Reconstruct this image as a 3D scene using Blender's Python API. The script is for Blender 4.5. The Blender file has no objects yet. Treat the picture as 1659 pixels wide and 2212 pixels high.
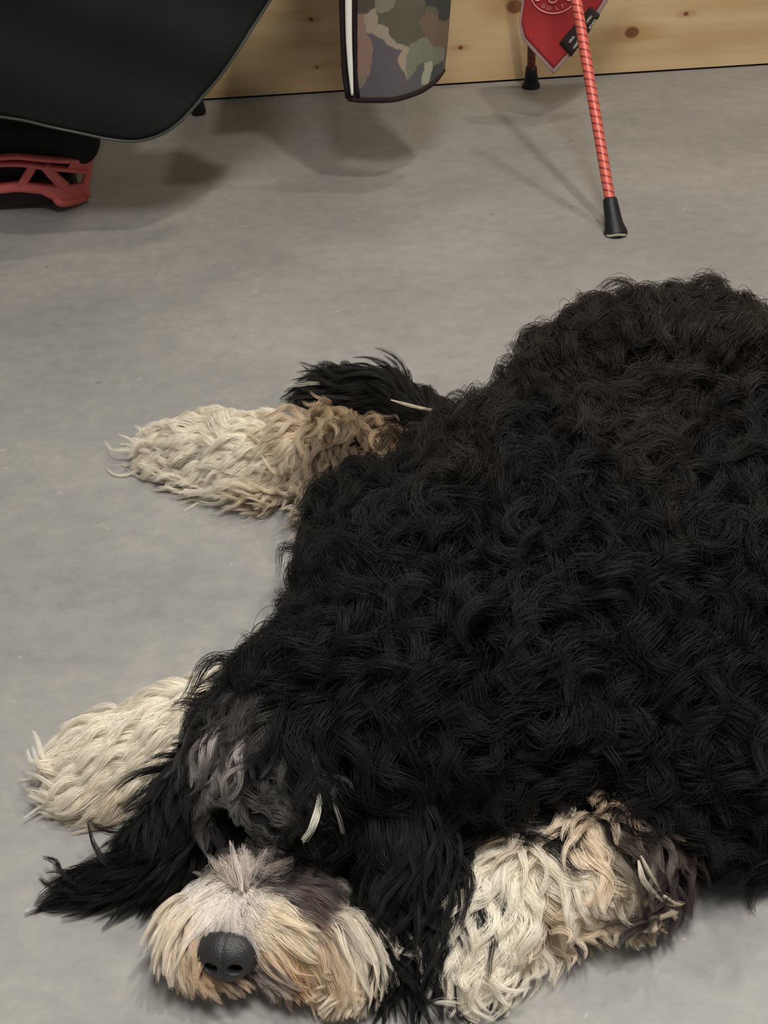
import bpy, bmesh, math, random
import numpy as np
from mathutils import Vector, Matrix
from mathutils.bvhtree import BVHTree
rng = np.random.default_rng(7); random.seed(7)
S = bpy.context.scene; COL = S.collection
# ------------------------------------------------------------------ camera
W, H, F = 1659, 2212, 2800.0
CAMH, PITCH, ROLL = .89, math.radians(37.5), math.radians(3.6)
fw = np.array([0, math.cos(PITCH), -math.sin(PITCH)]); r0 = np.array([1., 0, 0]); u0 = np.array([0, math.sin(PITCH), math.cos(PITCH)])
rt = math.cos(ROLL)*r0 - math.sin(ROLL)*u0; up = math.sin(ROLL)*r0 + math.cos(ROLL)*u0
CP = np.array([0, 0, CAMH])
cd = bpy.data.cameras.new('camera'); cam = bpy.data.objects.new('camera', cd); COL.objects.link(cam)
cd.sensor_fit = 'VERTICAL'; cd.sensor_height = 36; cd.lens = 36*F/H; cd.clip_start = .02
cam.matrix_world = Matrix(((rt[0], up[0], -fw[0], 0), (rt[1], up[1], -fw[1], 0), (rt[2], up[2], -fw[2], CAMH), (0, 0, 0, 1)))
S.camera = cam
def P(x, y, z=0):                       # point of the sight line through pixel x, y at height z
    d = fw + rt*(x-W/2)/F - up*(y-H/2)/F
    return CP + (z-CAMH)/d[2]*d
def PY(x, y, Y):                        # the same at distance Y from the camera
    d = fw + rt*(x-W/2)/F - up*(y-H/2)/F
    return CP + Y/d[1]*d
def proj(X):
    d = np.atleast_2d(X) - CP; t = d @ fw
    return np.stack([W/2 + F*(d @ rt)/t, H/2 - F*(d @ up)/t], 1)
# ------------------------------------------------------------------ world, lamps, exposure
wd = bpy.data.worlds.new('world'); S.world = wd; wd.use_nodes = True
wd.node_tree.nodes['Background'].inputs[0].default_value = (1, .97, .93, 1)
wd.node_tree.nodes['Background'].inputs[1].default_value = .19
def area(name, loc, target, size, power, col):
    l = bpy.data.lights.new(name, 'AREA'); l.shape = 'DISK'; l.size = size; l.energy = power; l.color = col
    o = bpy.data.objects.new(name, l); COL.objects.link(o); o.location = loc
    o.rotation_euler = (Vector(target)-Vector(loc)).to_track_quat('-Z', 'Y').to_euler(); return o
area('ceiling_lamp', (.74, .75, 2.5), (.3, 1.1, 0), .14, 22, (1, .93, .82))
area('ceiling_lamp', (1.05, 1.75, 2.5), (.3, 1.2, 0), .14, 11, (1, .93, .82))
area('ceiling_lamp', (.15, .30, 1.95), (.1, .6, 0), .45, 29, (1, .975, .94))
S.view_settings.view_transform = 'Standard'; S.view_settings.look = 'None'
S.view_settings.exposure = .07; S.view_settings.gamma = 1; S.view_settings.use_curve_mapping = False
S.cycles.use_denoising = True; S.cycles.max_bounces = 12; S.cycles.diffuse_bounces = 8; S.cycles.glossy_bounces = 8; S.cycles.transmission_bounces = 12; S.cycles.transparent_max_bounces = 8
S.cycles.use_adaptive_sampling = True; S.cycles.adaptive_threshold = .02
# ------------------------------------------------------------------ helpers
def lin(c, g=1.0):
    return tuple(((v/255/12.92 if v <= 10 else ((v/255+.055)/1.055)**2.4)*g) for v in c)
def tag(o, label=None, cat=None, group=None, kind=None):
    for k, v in (('label', label), ('category', cat), ('group', group), ('kind', kind)):
        if v: o[k] = v
    return o
def empty(name, loc, label, cat, group=None):
    o = bpy.data.objects.new(name, None); COL.objects.link(o); o.location = loc; o.empty_display_size = .05
    return tag(o, label, cat, group)
def link(name, me, mat, parent=None):
    o = bpy.data.objects.new(name, me); COL.objects.link(o)
    if mat and not me.materials: me.materials.append(mat)
    if parent:
        o.parent = parent; o.matrix_parent_inverse = Matrix.Translation(-Vector(parent_loc(parent)))
    return o
def parent_loc(p):
    return p.location if p.type == 'EMPTY' else (0, 0, 0)
def mesh(name, verts, faces, mat, parent=None, smooth=True):
    me = bpy.data.meshes.new(name); me.from_pydata([tuple(v) for v in verts], [], [tuple(f) for f in faces]); me.update()
    if smooth: me.polygons.foreach_set('use_smooth', [True]*len(me.polygons))
    return link(name, me, mat, parent)
def newmat(name):
    m = bpy.data.materials.new(name); m.use_nodes = True; nt = m.node_tree; return m, nt, nt.nodes['Principled BSDF']
def nd(nt, typ, **kw):
    n = nt.nodes.new(typ)
    for k, v in kw.items():
        if k.startswith('i_'): n.inputs[k[2:].replace('_', ' ')].default_value = v
        else: setattr(n, k, v)
    return n
def simple(name, c, rough=.6, spec=.3, bump=0, bscale=300, metal=0, var=.15):
    m, nt, b = newmat(name)
    no = nd(nt, 'ShaderNodeTexNoise', i_Scale=bscale, i_Detail=4); tc = nd(nt, 'ShaderNodeTexCoord'); nt.links.new(tc.outputs['Object'], no.inputs['Vector'])
    mp = nd(nt, 'ShaderNodeMapRange'); mp.inputs['To Min'].default_value = 1-var; mp.inputs['To Max'].default_value = 1+var
    nt.links.new(no.outputs['Fac'], mp.inputs['Value'])
    mx = nd(nt, 'ShaderNodeVectorMath', operation='SCALE'); mx.inputs[0].default_value = c; nt.links.new(mp.outputs['Result'], mx.inputs['Scale'])
    nt.links.new(mx.outputs[0], b.inputs['Base Color'])
    b.inputs['Roughness'].default_value = rough; b.inputs['Specular IOR Level'].default_value = spec; b.inputs['Metallic'].default_value = metal
    if bump:
        bp = nd(nt, 'ShaderNodeBump', i_Strength=bump, i_Distance=.002); nt.links.new(no.outputs['Fac'], bp.inputs['Height']); nt.links.new(bp.outputs[0], b.inputs['Normal'])
    return m
def vcol_mat(name, attr='tint', rough=.7, spec=.25, metal=0, bump=0, bscale=900):
    m, nt, b = newmat(name)
    a = nd(nt, 'ShaderNodeAttribute', attribute_name=attr); nt.links.new(a.outputs['Color'], b.inputs['Base Color'])
    b.inputs['Roughness'].default_value = rough; b.inputs['Specular IOR Level'].default_value = spec; b.inputs['Metallic'].default_value = metal
    if bump:
        no = nd(nt, 'ShaderNodeTexNoise', i_Scale=bscale, i_Detail=3); tc = nd(nt, 'ShaderNodeTexCoord'); nt.links.new(tc.outputs['Object'], no.inputs['Vector'])
        bp = nd(nt, 'ShaderNodeBump', i_Strength=bump, i_Distance=.002); nt.links.new(no.outputs['Fac'], bp.inputs['Height']); nt.links.new(bp.outputs[0], b.inputs['Normal'])
    return m
def tube(path, rad, n=16, caps=True):
    path = [np.array(p, float) for p in path]; V = []; Fc = []
    for i, p in enumerate(path):
        t = path[min(i+1, len(path)-1)] - path[max(i-1, 0)]; t = t/np.linalg.norm(t)
        a = np.cross(t, [0, 1, 0] if abs(t[1]) < .9 else [1, 0, 0]); a /= np.linalg.norm(a); b = np.cross(t, a)
        r = rad[i] if hasattr(rad, '__len__') else rad
        for k in range(n):
            an = 2*math.pi*k/n; V.append(p + r*(math.cos(an)*a + math.sin(an)*b))
    for i in range(len(path)-1):
        for k in range(n): Fc.append((i*n+k, i*n+(k+1) % n, (i+1)*n+(k+1) % n, (i+1)*n+k))
    if caps: Fc.append(tuple(range(n))[::-1]); Fc.append(tuple(range((len(path)-1)*n, len(path)*n)))
    return V, Fc
def catmull(pts, n=8):
    pts = [np.array(p, float) for p in pts]; q = [2*pts[0]-pts[1]] + pts + [2*pts[-1]-pts[-2]]; out = []
    for i in range(1, len(q)-2):
        for k in range(n):
            t = k/n; a, b, c, d = q[i-1:i+3]
            out.append(.5*((2*b) + (c-a)*t + (2*a-5*b+4*c-d)*t*t + (3*b-a-3*c+d)*t**3))
    return out + [pts[-1]]
# ------------------------------------------------------------------ the setting
YW = 2.518
def floor_mat():
    m, nt, b = newmat('painted_concrete'); L = nt.links
    tc = nd(nt, 'ShaderNodeTexCoord')
    n1 = nd(nt, 'ShaderNodeTexNoise', i_Scale=3.2, i_Detail=6, i_Roughness=.55); n2 = nd(nt, 'ShaderNodeTexNoise', i_Scale=34, i_Detail=8, i_Roughness=.72)
    mpg = nd(nt, 'ShaderNodeMapping'); mpg.inputs['Scale'].default_value = (1, 1.35, 1); L.new(tc.outputs['Object'], mpg.inputs['Vector'])
    n3 = nd(nt, 'ShaderNodeTexVoronoi', i_Scale=34, feature='F1'); n4 = nd(nt, 'ShaderNodeTexVoronoi', i_Scale=23)
    for n in (n1, n2): L.new(mpg.outputs[0], n.inputs['Vector'])
    wv = nd(nt, 'ShaderNodeTexNoise', i_Scale=40, i_Detail=2); L.new(tc.outputs['Object'], wv.inputs['Vector'])
    ad = nd(nt, 'ShaderNodeVectorMath', operation='MULTIPLY_ADD'); L.new(wv.outputs['Color'], ad.inputs[0]); ad.inputs[1].default_value = (.03, .03, .03); L.new(tc.outputs['Object'], ad.inputs[2])
    for n in (n3, n4): L.new(ad.outputs[0], n.inputs['Vector'])
    r1 = nd(nt, 'ShaderNodeValToRGB'); r1.color_ramp.elements[0].position = .36; r1.color_ramp.elements[1].position = .66
    r1.color_ramp.elements[0].color = (*lin((143, 142, 140)), 1); r1.color_ramp.elements[1].color = (*lin((160, 158, 154)), 1)
    L.new(n1.outputs['Fac'], r1.inputs[0])
    r2 = nd(nt, 'ShaderNodeValToRGB'); r2.color_ramp.elements[0].position = .3; r2.color_ramp.elements[1].position = .72
    r2.color_ramp.elements[0].color = (.84, .85, .86, 1); r2.color_ramp.elements[1].color = (1.10, 1.085, 1.06, 1)
    L.new(n2.outputs['Fac'], r2.inputs[0])
    mu = nd(nt, 'ShaderNodeMix', data_type='RGBA', blend_type='MULTIPLY'); mu.inputs[0].default_value = 1
    L.new(r1.outputs[0], mu.inputs[6]); L.new(r2.outputs[0], mu.inputs[7])
    # pale specks and dark scuffs
    def spots(vor, lo, hi, keep, col, prev):
        mr = nd(nt, 'ShaderNodeMapRange'); mr.inputs['From Min'].default_value = lo; mr.inputs['From Max'].default_value = hi
        mr.inputs['To Min'].default_value = 1; mr.inputs['To Max'].default_value = 0; L.new(vor.outputs['Distance'], mr.inputs['Value'])
        sp = nd(nt, 'ShaderNodeSeparateColor'); L.new(vor.outputs['Color'], sp.inputs[0])
        gt = nd(nt, 'ShaderNodeMath', operation='GREATER_THAN'); gt.inputs[1].default_value = keep; L.new(sp.outputs[0], gt.inputs[0])
        ml = nd(nt, 'ShaderNodeMath', operation='MULTIPLY'); L.new(mr.outputs[0], ml.inputs[0]); L.new(gt.outputs[0], ml.inputs[1])
        m2 = nd(nt, 'ShaderNodeMath', operation='MULTIPLY'); L.new(ml.outputs[0], m2.inputs[0]); m2.inputs[1].default_value = .55
        mx = nd(nt, 'ShaderNodeMix', data_type='RGBA'); L.new(m2.outputs[0], mx.inputs[0]); L.new(prev, mx.inputs[6]); mx.inputs[7].default_value = (*col, 1)
        return mx.outputs[2]
    c = spots(n3, .02, .10, .66, lin((196, 194, 188)), mu.outputs[2])
    c = spots(n4, .02, .13, .88, lin((85, 82, 78)), c)
    L.new(c, b.inputs['Base Color'])
    rr = nd(nt, 'ShaderNodeMapRange'); rr.inputs['To Min'].default_value = .34; rr.inputs['To Max'].default_value = .52; L.new(n2.outputs['Fac'], rr.inputs['Value']); L.new(rr.outputs[0], b.inputs['Roughness'])
    b.inputs['Specular IOR Level'].default_value = .35
    bp = nd(nt, 'ShaderNodeBump', i_Strength=.12, i_Distance=.003); L.new(n2.outputs['Fac'], bp.inputs['Height']); L.new(bp.outputs[0], b.inputs['Normal'])
    return m
def box(name, lo, hi, mat, parent=None):
    x0, y0, z0 = lo; x1, y1, z1 = hi
    V = [(x0, y0, z0), (x1, y0, z0), (x1, y1, z0), (x0, y1, z0), (x0, y0, z1), (x1, y0, z1), (x1, y1, z1), (x0, y1, z1)]
    Fc = [(0, 3, 2, 1), (4, 5, 6, 7), (0, 1, 5, 4), (1, 2, 6, 5), (2, 3, 7, 6), (3, 0, 4, 7)]
    return mesh(name, V, Fc, mat, parent, smooth=False)
tag(box('floor', (-2.2, -1.6, -.05), (2.4, YW, 0), floor_mat()), kind='structure')
def wood_mat():
    m, nt, b = newmat('pine_board'); L = nt.links
    tc = nd(nt, 'ShaderNodeTexCoord'); sx = nd(nt, 'ShaderNodeSeparateXYZ'); L.new(tc.outputs['Object'], sx.inputs[0])
    def math_(op, a, bb=None, c=None):
        n = nd(nt, 'ShaderNodeMath', operation=op)
        for i, v in enumerate((a, bb, c)):
            if v is None: continue
            if isinstance(v, (int, float)): n.inputs[i].default_value = v
            else: L.new(v, n.inputs[i])
        return n.outputs[0]
    warp = 0.0; dark = 0.0; halo = 0.0
    for (px, py, r) in ((672, 42, .0045), (685, 145, .003), (995, 103, .005), (1365, 70, .0135), (1482, 30, .005), (1112, 14, .016), (560, 300, .01), (1600, -120, .02), (900, -160, .018)):
        p = PY(px, py, YW)
        dx = math_('SUBTRACT', sx.outputs[0], float(p[0])); dz = math_('SUBTRACT', sx.outputs[2], float(p[2]))
        q = math_('SQRT', math_('ADD', math_('POWER', math_('ABSOLUTE', dx), 2), math_('POWER', math_('ABSOLUTE', math_('MULTIPLY', dz, 1.25)), 2)))
        k = math_('DIVIDE', r, math_('ADD', q, r*.6))
        warp = math_('ADD', math_('MULTIPLY', math_('MULTIPLY', k, k), r*.9), warp)
        e = nd(nt, 'ShaderNodeMapRange', interpolation_type='SMOOTHSTEP'); e.inputs['From Min'].default_value = r*.75; e.inputs['From Max'].default_value = r*1.25
        e.inputs['To Min'].default_value = 1; e.inputs['To Max'].default_value = 0; L.new(q, e.inputs['Value'])
        dark = math_('MAXIMUM', e.outputs[0], dark)
        qh = math_('SQRT', math_('ADD', math_('POWER', math_('ABSOLUTE', math_('MULTIPLY', dx, .35)), 2), math_('POWER', math_('ABSOLUTE', dz), 2)))
        e2 = nd(nt, 'ShaderNodeMapRange', interpolation_type='SMOOTHSTEP'); e2.inputs['From Min'].default_value = r*.6; e2.inputs['From Max'].default_value = r*2.2
        e2.inputs['To Min'].default_value = 1; e2.inputs['To Max'].default_value = 0; L.new(qh, e2.inputs['Value'])
        halo = math_('MAXIMUM', e2.outputs[0], halo)
    cx = nd(nt, 'ShaderNodeCombineXYZ'); L.new(math_('MULTIPLY', sx.outputs[0], 1.3), cx.inputs[0]); L.new(math_('MULTIPLY', math_('ADD', sx.outputs[2], warp), 17), cx.inputs[2])
    g = nd(nt, 'ShaderNodeTexNoise', i_Scale=1.6, i_Detail=5, i_Roughness=.55, i_Distortion=.4); L.new(cx.outputs[0], g.inputs['Vector'])
    big = nd(nt, 'ShaderNodeTexNoise', i_Scale=9, i_Detail=3); L.new(tc.outputs['Object'], big.inputs['Vector'])
    r1 = nd(nt, 'ShaderNodeValToRGB'); e = r1.color_ramp.elements; e[0].position = .33; e[1].position = .68
    e[0].color = (*lin((196, 166, 122)), 1); e[1].color = (*lin((216, 190, 148)), 1); L.new(g.outputs['Fac'], r1.inputs[0])
    m1 = nd(nt, 'ShaderNodeMix', data_type='RGBA'); L.new(math_('MULTIPLY', halo, .45), m1.inputs[0]); L.new(r1.outputs[0], m1.inputs[6]); m1.inputs[7].default_value = (*lin((170, 120, 68)), 1)
    m2 = nd(nt, 'ShaderNodeMix', data_type='RGBA'); L.new(math_('MULTIPLY', dark, .92), m2.inputs[0]); L.new(m1.outputs[2], m2.inputs[6]); m2.inputs[7].default_value = (*lin((118, 74, 48)), 1)
    m3 = nd(nt, 'ShaderNodeMix', data_type='RGBA', blend_type='MULTIPLY'); mr = nd(nt, 'ShaderNodeMapRange'); mr.inputs['From Min'].default_value = .35; mr.inputs['From Max'].default_value = .7
    mr.inputs['To Min'].default_value = 0; mr.inputs['To Max'].default_value = .22; L.new(big.outputs['Fac'], mr.inputs['Value']); L.new(mr.outputs[0], m3.inputs[0])
    L.new(m2.outputs[2], m3.inputs[6]); m3.inputs[7].default_value = (.78, .66, .52, 1)
    L.new(m3.outputs[2], b.inputs['Base Color']); b.inputs['Roughness'].default_value = .55; b.inputs['Specular IOR Level'].default_value = .25
    return m
tag(box('wall_back', (-2.2, YW, .0035), (2.4, YW+.05, 1.3), wood_mat()), kind='structure')
dark_gap = simple('dark_gap', (.02, .018, .015), .9, .1)
tag(box('gap_strip_1', (-2.2, YW+.004, -.01), (2.4, YW+.05, .0035), dark_gap), kind='structure')  # near-black strip in the gap under the wall, its shade put into the colour

# ------------------------------------------------------------------ panels of cloth built from outlines
def resample(poly, n):
    poly = np.array(poly, float); q = np.vstack([poly, poly[:1]]); L = np.r_[0, np.cumsum(np.linalg.norm(np.diff(q, axis=0), axis=1))]
    t = np.linspace(0, L[-1], n, endpoint=False); return np.stack([np.interp(t, L, q[:, i]) for i in range(2)], 1)
def smooth_closed(poly, n, corner=0):
    return resample(poly, n)
def panel(name, poly, dist, mat, parent, thick=.004, rings=14, n=160, bulge=lambda x, y: 0.0, centre=None):
    """a cloth panel in the plane at distance dist: outline -> rings towards the centre, two skins and an edge"""
    o = resample(poly, n); c = np.array(centre if centre is not None else o.mean(0))
    V = []; Fc = []
    for side in (0, 1):
        for r in range(rings):
            k = 1 - r/rings
            for p in c + (o-c)*k:
                w = PY(p[0], p[1], dist); w = w + np.array([0, bulge(p[0], p[1]) + (thick if side else 0), 0]); V.append(w)
        w = PY(c[0], c[1], dist) + np.array([0, bulge(*c) + (thick if side else 0), 0]); V.append(w)
    M = rings*n + 1
    for side in (0, 1):
        b = side*M
        for r in range(rings-1):
            for k in range(n):
                f = (b+r*n+k, b+r*n+(k+1) % n, b+(r+1)*n+(k+1) % n, b+(r+1)*n+k); Fc.append(f if side == 0 else f[::-1])
        for k in range(n):
            f = (b+(rings-1)*n+k, b+(rings-1)*n+(k+1) % n, b+rings*n); Fc.append(f if side == 0 else f[::-1])
    for k in range(n): Fc.append((k, M+k, M+(k+1) % n, (k+1) % n))
    return mesh(name, V, Fc, mat, parent)
# ---- black chair shell, far left
black_cloth = simple('black_fabric', lin((26, 29, 28)), .8, .2, bump=.25, bscale=420, var=.3)
black_rubber = simple('black_rubber', lin((26, 26, 27)), .5, .4, bump=.1, bscale=200)
chair = empty('camping_chair', tuple(P(425, 250)), 'black fabric camping chair shell with rounded bottom edge beside the red openwork shoe', 'chair')
YC = 1.86
shell = [(592, 0), (575, 28), (545, 72), (505, 130), (470, 178), (440, 212), (412, 243), (385, 268), (355, 288), (322, 302), (290, 309), (255, 308), (220, 301), (170, 286), (110, 272), (40, 262), (-60, 254), (-260, 240), (-330, -60), (-330, -420), (250, -520), (620, -420), (660, -150), (620, -50)]
bl = lambda x, y: .05*((x-150)/500)**2 + .006*math.sin(x*.021+y*.008) + .004*math.sin(y*.03-x*.011)
panel('seat_fabric', shell, YC, black_cloth, chair, bulge=bl, centre=(180, -60), rings=26, n=220)
edge = [PY(x, y, YC) + np.array([0, bl(x, y)-.001, 0]) for x, y in shell[:20]]
piping_m = simple('grey_green_piping', lin((62, 66, 60)), .5, .4)
V, Fc = tube(catmull(edge, 6), .0022, 8); mesh('piping', V, Fc, piping_m, chair)
f0 = P(430, 246); top = f0 + np.array([-.06, -.10, .34])
V, Fc = tube([f0+[0, 0, .012], f0*.7+top*.3, top], .008, 12); lg = mesh('leg', V, Fc, black_rubber, chair)
V, Fc = tube([f0+[0, 0, 0.0], f0+[0, 0, .004], f0+[0, -.001, .02], f0+[-.003, -.004, .034]], [.012, .0145, .012, .009], 20); mesh('rubber_foot', V, Fc, black_rubber, lg)

def slab(name, x0, x1, y0, y1, z, sag, mat, parent):
    n = 20; V = []; Fc = []
    for s in (0, 1):
        for j in range(n):
            for i in range(n):
                u, v = i/(n-1), j/(n-1); V.append((x0+(x1-x0)*u, y0+(y1-y0)*v, z-sag*math.sin(math.pi*u)*math.sin(math.pi*v)-s*.004))
    for j in range(n-1):
        for i in range(n-1):
            a = j*n+i; Fc.append((a, a+1, a+n+1, a+n)); b = a+n*n; Fc.append((b, b+n, b+n+1, b+1))
    for i in range(n-1):
        for a, b in ((i, i+1), ((n-1)*n+i+1, (n-1)*n+i), ((i+1)*n, i*n), (i*n+n-1, (i+1)*n+n-1)): Fc.append((a, n*n+a, n*n+b, b))
    return mesh(name, V, Fc, mat, parent)
slab('shade_slab', -.75, -.20, 1.90, 2.36, .46, .03, black_cloth, chair)  # unseen seat-like slab above the frame, added to darken the floor at the back
# ---- shoe with red openwork sole
shoe = empty('shoe', tuple(P(60, 440)), 'black shoe with red openwork truss sole below the black fabric', 'shoe')
red_pl = simple('red_plastic', lin((206, 100, 94)), .38, .4, var=.06)
YS = 2.02
def sp(x, y, d=0): return PY(x, y, YS+d)
def bar(pts, w, name=None):
    """flat moulded plastic bar following image-plane points, w metres high, 14 mm deep"""
    pts = catmull(pts, 6)
    V = []; Fc = []
    for i, p in enumerate(pts):
        t = pts[min(i+1, len(pts)-1)]-pts[max(i-1, 0)]; t = t/np.linalg.norm(t); nrm = np.cross(t, [0, 1, 0]); nrm /= np.linalg.norm(nrm)
        ww = w[0]+(w[1]-w[0])*i/(len(pts)-1) if hasattr(w, '__len__') else w
        for a in range(12):
            an = 2*math.pi*a/12; ca, sa = math.cos(an), math.sin(an)
            e = lambda v: math.copysign(abs(v)**.6, v)
            V.append(p + nrm*ww*.5*e(ca) + np.array([0, .008*e(sa), 0]))
    n = len(pts)
    for i in range(n-1):
        for a in range(12): Fc.append((i*12+a, i*12+(a+1) % 12, (i+1)*12+(a+1) % 12, (i+1)*12+a))
    Fc.append(tuple(range(12))[::-1]); Fc.append(tuple(range((n-1)*12, n*12)))
    return V, Fc
allV, allF = [], []
def addb(pts, w):
    V, Fc = bar([sp(*p) for p in pts], tuple(v*1.12 for v in w) if isinstance(w, tuple) else w*1.12); o = len(allV); allV.extend(V); allF.extend([tuple(i+o for i in f) for f in Fc])
def rdn(x):   # wraps round the heel on the right
    return .0 if x < 130 else .0008*(x-130)
W_ = lambda L: [(x, y, rdn(x)) for x, y in L]
addb(W_([(-90, 352), (-40, 344), (0, 340), (40, 338), (90, 343), (150, 347), (200, 346)]), .007)
addb(W_([(-90, 368), (-40, 358), (0, 354), (50, 354), (100, 361), (150, 366), (196, 372)]), .007)
addb(W_([(-90, 345), (-88, 360), (-86, 375)]), .008)
addb(W_([(150, 356), (170, 357), (196, 358)]), .016)
addb(W_([(72, 358), (60, 378), (46, 400)]), (.012, .013))
addb(W_([(96, 358), (118, 382), (140, 404)]), (.013, .016))
addb(W_([(192, 350), (190, 375), (184, 400), (188, 425)]), (.012, .011))
addb(W_([(-90, 420), (-40, 411), (0, 407), (40, 403), (90, 407), (140, 410), (184, 404)]), (.013, .016))
addb(W_([(92, 409), (120, 421), (150, 423), (184, 418)]), (.012, .022))
addb(W_([(120, 426), (133, 438), (160, 435), (188, 426)]), (.012, .010))
addb(W_([(-90, 360), (-70, 385), (-60, 410)]), .013)
addb(W_([(-60, 408), (-90, 425), (-110, 440)]), .02)
mesh('openwork_sole', allV, allF, red_pl, shoe)
# upper (black) above and inner midsole seen through the openings
def blob(name, c, r, mat, parent, sub=4, fn=None, rot=None):
    bm = bmesh.new(); bmesh.ops.create_icosphere(bm, subdivisions=sub, radius=1)
    for v in bm.verts:
        p = np.array(v.co); 
        if fn: p = fn(p)
        p = p*np.array(r)
        if rot is not None: p = rot @ p
        v.co = Vector(p + np.array(c))
    me = bpy.data.meshes.new(name); bm.to_mesh(me); bm.free(); me.polygons.foreach_set('use_smooth', [True]*len(me.polygons))
    return link(name, me, mat, parent)
c = sp(50, 305, .065)
blob('upper', c, (.125, .055, .052), black_cloth, shoe, fn=lambda p: np.sign(p)*np.abs(p)**.7)
inner = simple('dark_midsole', lin((52, 38, 42)), .6, .3)
c = sp(50, 380, .055)
c[2] = .034
blob('midsole', c, (.085, .036, .026), inner, shoe, fn=lambda p: np.sign(p)*np.abs(p)**.5)

# ---- camouflage cloth hanging left of centre
def inpoly(x, y, poly):
    ins = np.zeros(len(x), bool); n = len(poly)
    for i in range(n):
        x0, y0 = poly[i]; x1, y1 = poly[(i+1) % n]
        if y0 == y1: continue
        c = ((y0 > y) != (y1 > y)) & (x < (x1-x0)*(y-y0)/(y1-y0)+x0); ins ^= c
    return ins
Zs = 450/1659
def z2(L): return [(650+x*Zs, y*Zs) for x, y in L]
camo = [((86, 82, 66), [(-999, -2999), (3000, -2999), (3000, 3000), (-999, 3000)]),
 ((84, 79, 62), [(620, 60), (1000, 60), (1000, 330), (800, 340), (700, 260)]),
 ((104, 84, 68), [(1000, 110), (1200, 230), (1190, 450), (1050, 460), (1000, 300), (940, 200)]),
 ((60, 60, 54), [(960, -400), (1300, -400), (1240, 160), (1180, 240), (1110, 220), (1090, 90), (1000, 60)]),
 ((78, 68, 58), [(440, -400), (560, -400), (612, 0), (600, 60), (520, 110), (440, 118)]),
 ((112, 108, 92), [(610, -200), (780, -300), (760, 0), (740, 60), (640, 105), (590, 90)]),
 ((84, 78, 84), [(540, 275), (640, 305), (740, 385), (805, 398), (775, 480), (800, 560), (860, 650), (900, 600), (960, 530), (1000, 560), (1010, 700), (480, 800), (440, 790), (450, 745), (520, 640), (572, 520), (576, 400)]),
 ((130, 100, 84), [(440, 118), (500, 118), (530, 260), (570, 380), (575, 480), (540, 600), (500, 700), (440, 740)]),
 ((110, 104, 88), [(455, 640), (520, 600), (490, 700), (455, 740)]),
 ((142, 126, 104), [(490, 125), (600, 75), (610, 190), (690, 200), (725, 300), (760, 345), (862, 365), (868, 480), (850, 630), (785, 520), (772, 480), (800, 398), (740, 385), (640, 305), (530, 262)]),
 ((108, 108, 88), [(858, 360), (1000, 310), (1045, 400), (1170, 460), (1150, 580), (1060, 570), (1000, 515), (930, 540), (850, 640), (830, 560)]),
 ((70, 70, 72), [(1055, 570), (1160, 560), (1130, 660), (1030, 695)]),
 ((140, 140, 114), [(990, 522), (1030, 515), (1056, 528), (1046, 620), (1028, 696), (962, 704), (972, 600)]),
 ((44, 34, 32), [(300, -800), (452, -800), (452, 760), (480, 850), (300, 850)])]
camo_m = vcol_mat('camouflage_weave', rough=.85, spec=.15, bump=.15)
YK = 2.02
cloth = empty('camouflage_cloth', tuple(PY(850, 215, YK)), 'camouflage print cloth panel with black binding and a white stripe hanging before the wood board', 'cloth')
def cedge(v):   # left/right pixel limits and bottom of the cloth at relative height v (0 bottom, 1 top out of frame)
    pass
nx, ny = 230, 230
U, Vv = np.meshgrid(np.linspace(0, 1, nx), np.linspace(0, 1, ny))
ytop = -330
def cmap(u, v):
    xl = np.interp(v, [0, .1, .38, 1], [752, 744, 738, 733]); xr = np.interp(v, [0, .12, .38, 1], [966, 973, 983, 995])
    yb = np.interp(u, [0, .1, .2, .45, .75, .9, 1], [219, 220, 218, 212, 200, 188, 174])
    return xl+(xr-xl)*u, yb+(ytop-yb)*v
X, Y = cmap(U.ravel(), Vv.ravel())
wob = 3*np.sin(Y*.11)+2*np.sin(X*.13+Y*.05)
zx, zy = (X-650)/Zs, Y/Zs
zx2, zy2 = zx+6*np.sin(zy*.03)+4*np.sin(zy*.071+1), zy+6*np.sin(zx*.035)+4*np.sin(zx*.08)
cc = np.zeros((len(X), 3))
for rgb, poly in camo: cc[inpoly(zx2 if len(poly) > 5 else zx, zy2 if len(poly) > 5 else zy, poly)] = lin(tuple(.75*v+.25*sum(rgb)/3 for v in rgb), 1.35)
cc[zx < 449] = lin((36, 26, 26))
fz = .05*((U.ravel()-.35))**2*1.6 + .006*np.sin(U.ravel()*7+1)*(1-.3*Vv.ravel()) + .012*np.clip(U.ravel()-.85, 0, 1)*6
Vs = [PY(a, b_, YK)+np.array([0, d, 0]) for a, b_, d in zip(X, Y, fz)]
Vs += [v+np.array([0, .003, 0]) for v in Vs]; N = nx*ny
Fc = []
for j in range(ny-1):
    for i in range(nx-1):
        a = j*nx+i; Fc.append((a, a+1, a+nx+1, a+nx)); Fc.append((N+a, N+a+nx, N+a+nx+1, N+a+1))
for i in range(nx-1): Fc.append((i, N+i, N+i+1, i+1)); k = (ny-1)*nx+i; Fc.append((k, k+1, N+k+1, N+k))
for j in range(ny-1): a = j*nx; Fc.append((a, a+nx, N+a+nx, N+a)); a += nx-1; Fc.append((a, N+a, N+a+nx, a+nx))
o = mesh('fabric', Vs, Fc, camo_m, cloth)
at = o.data.color_attributes.new('tint', 'FLOAT_COLOR', 'POINT')
at.data.foreach_set('color', np.c_[np.vstack([cc, cc]), np.ones(2*N)].ravel().astype(np.float32))
bind_m = simple('black_binding', lin((40, 30, 32)), .8, .2, bump=.3, bscale=700)
def on_cloth(px, py, off=-.002):
    return PY(px, py, YK)+np.array([0, off, 0])
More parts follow.
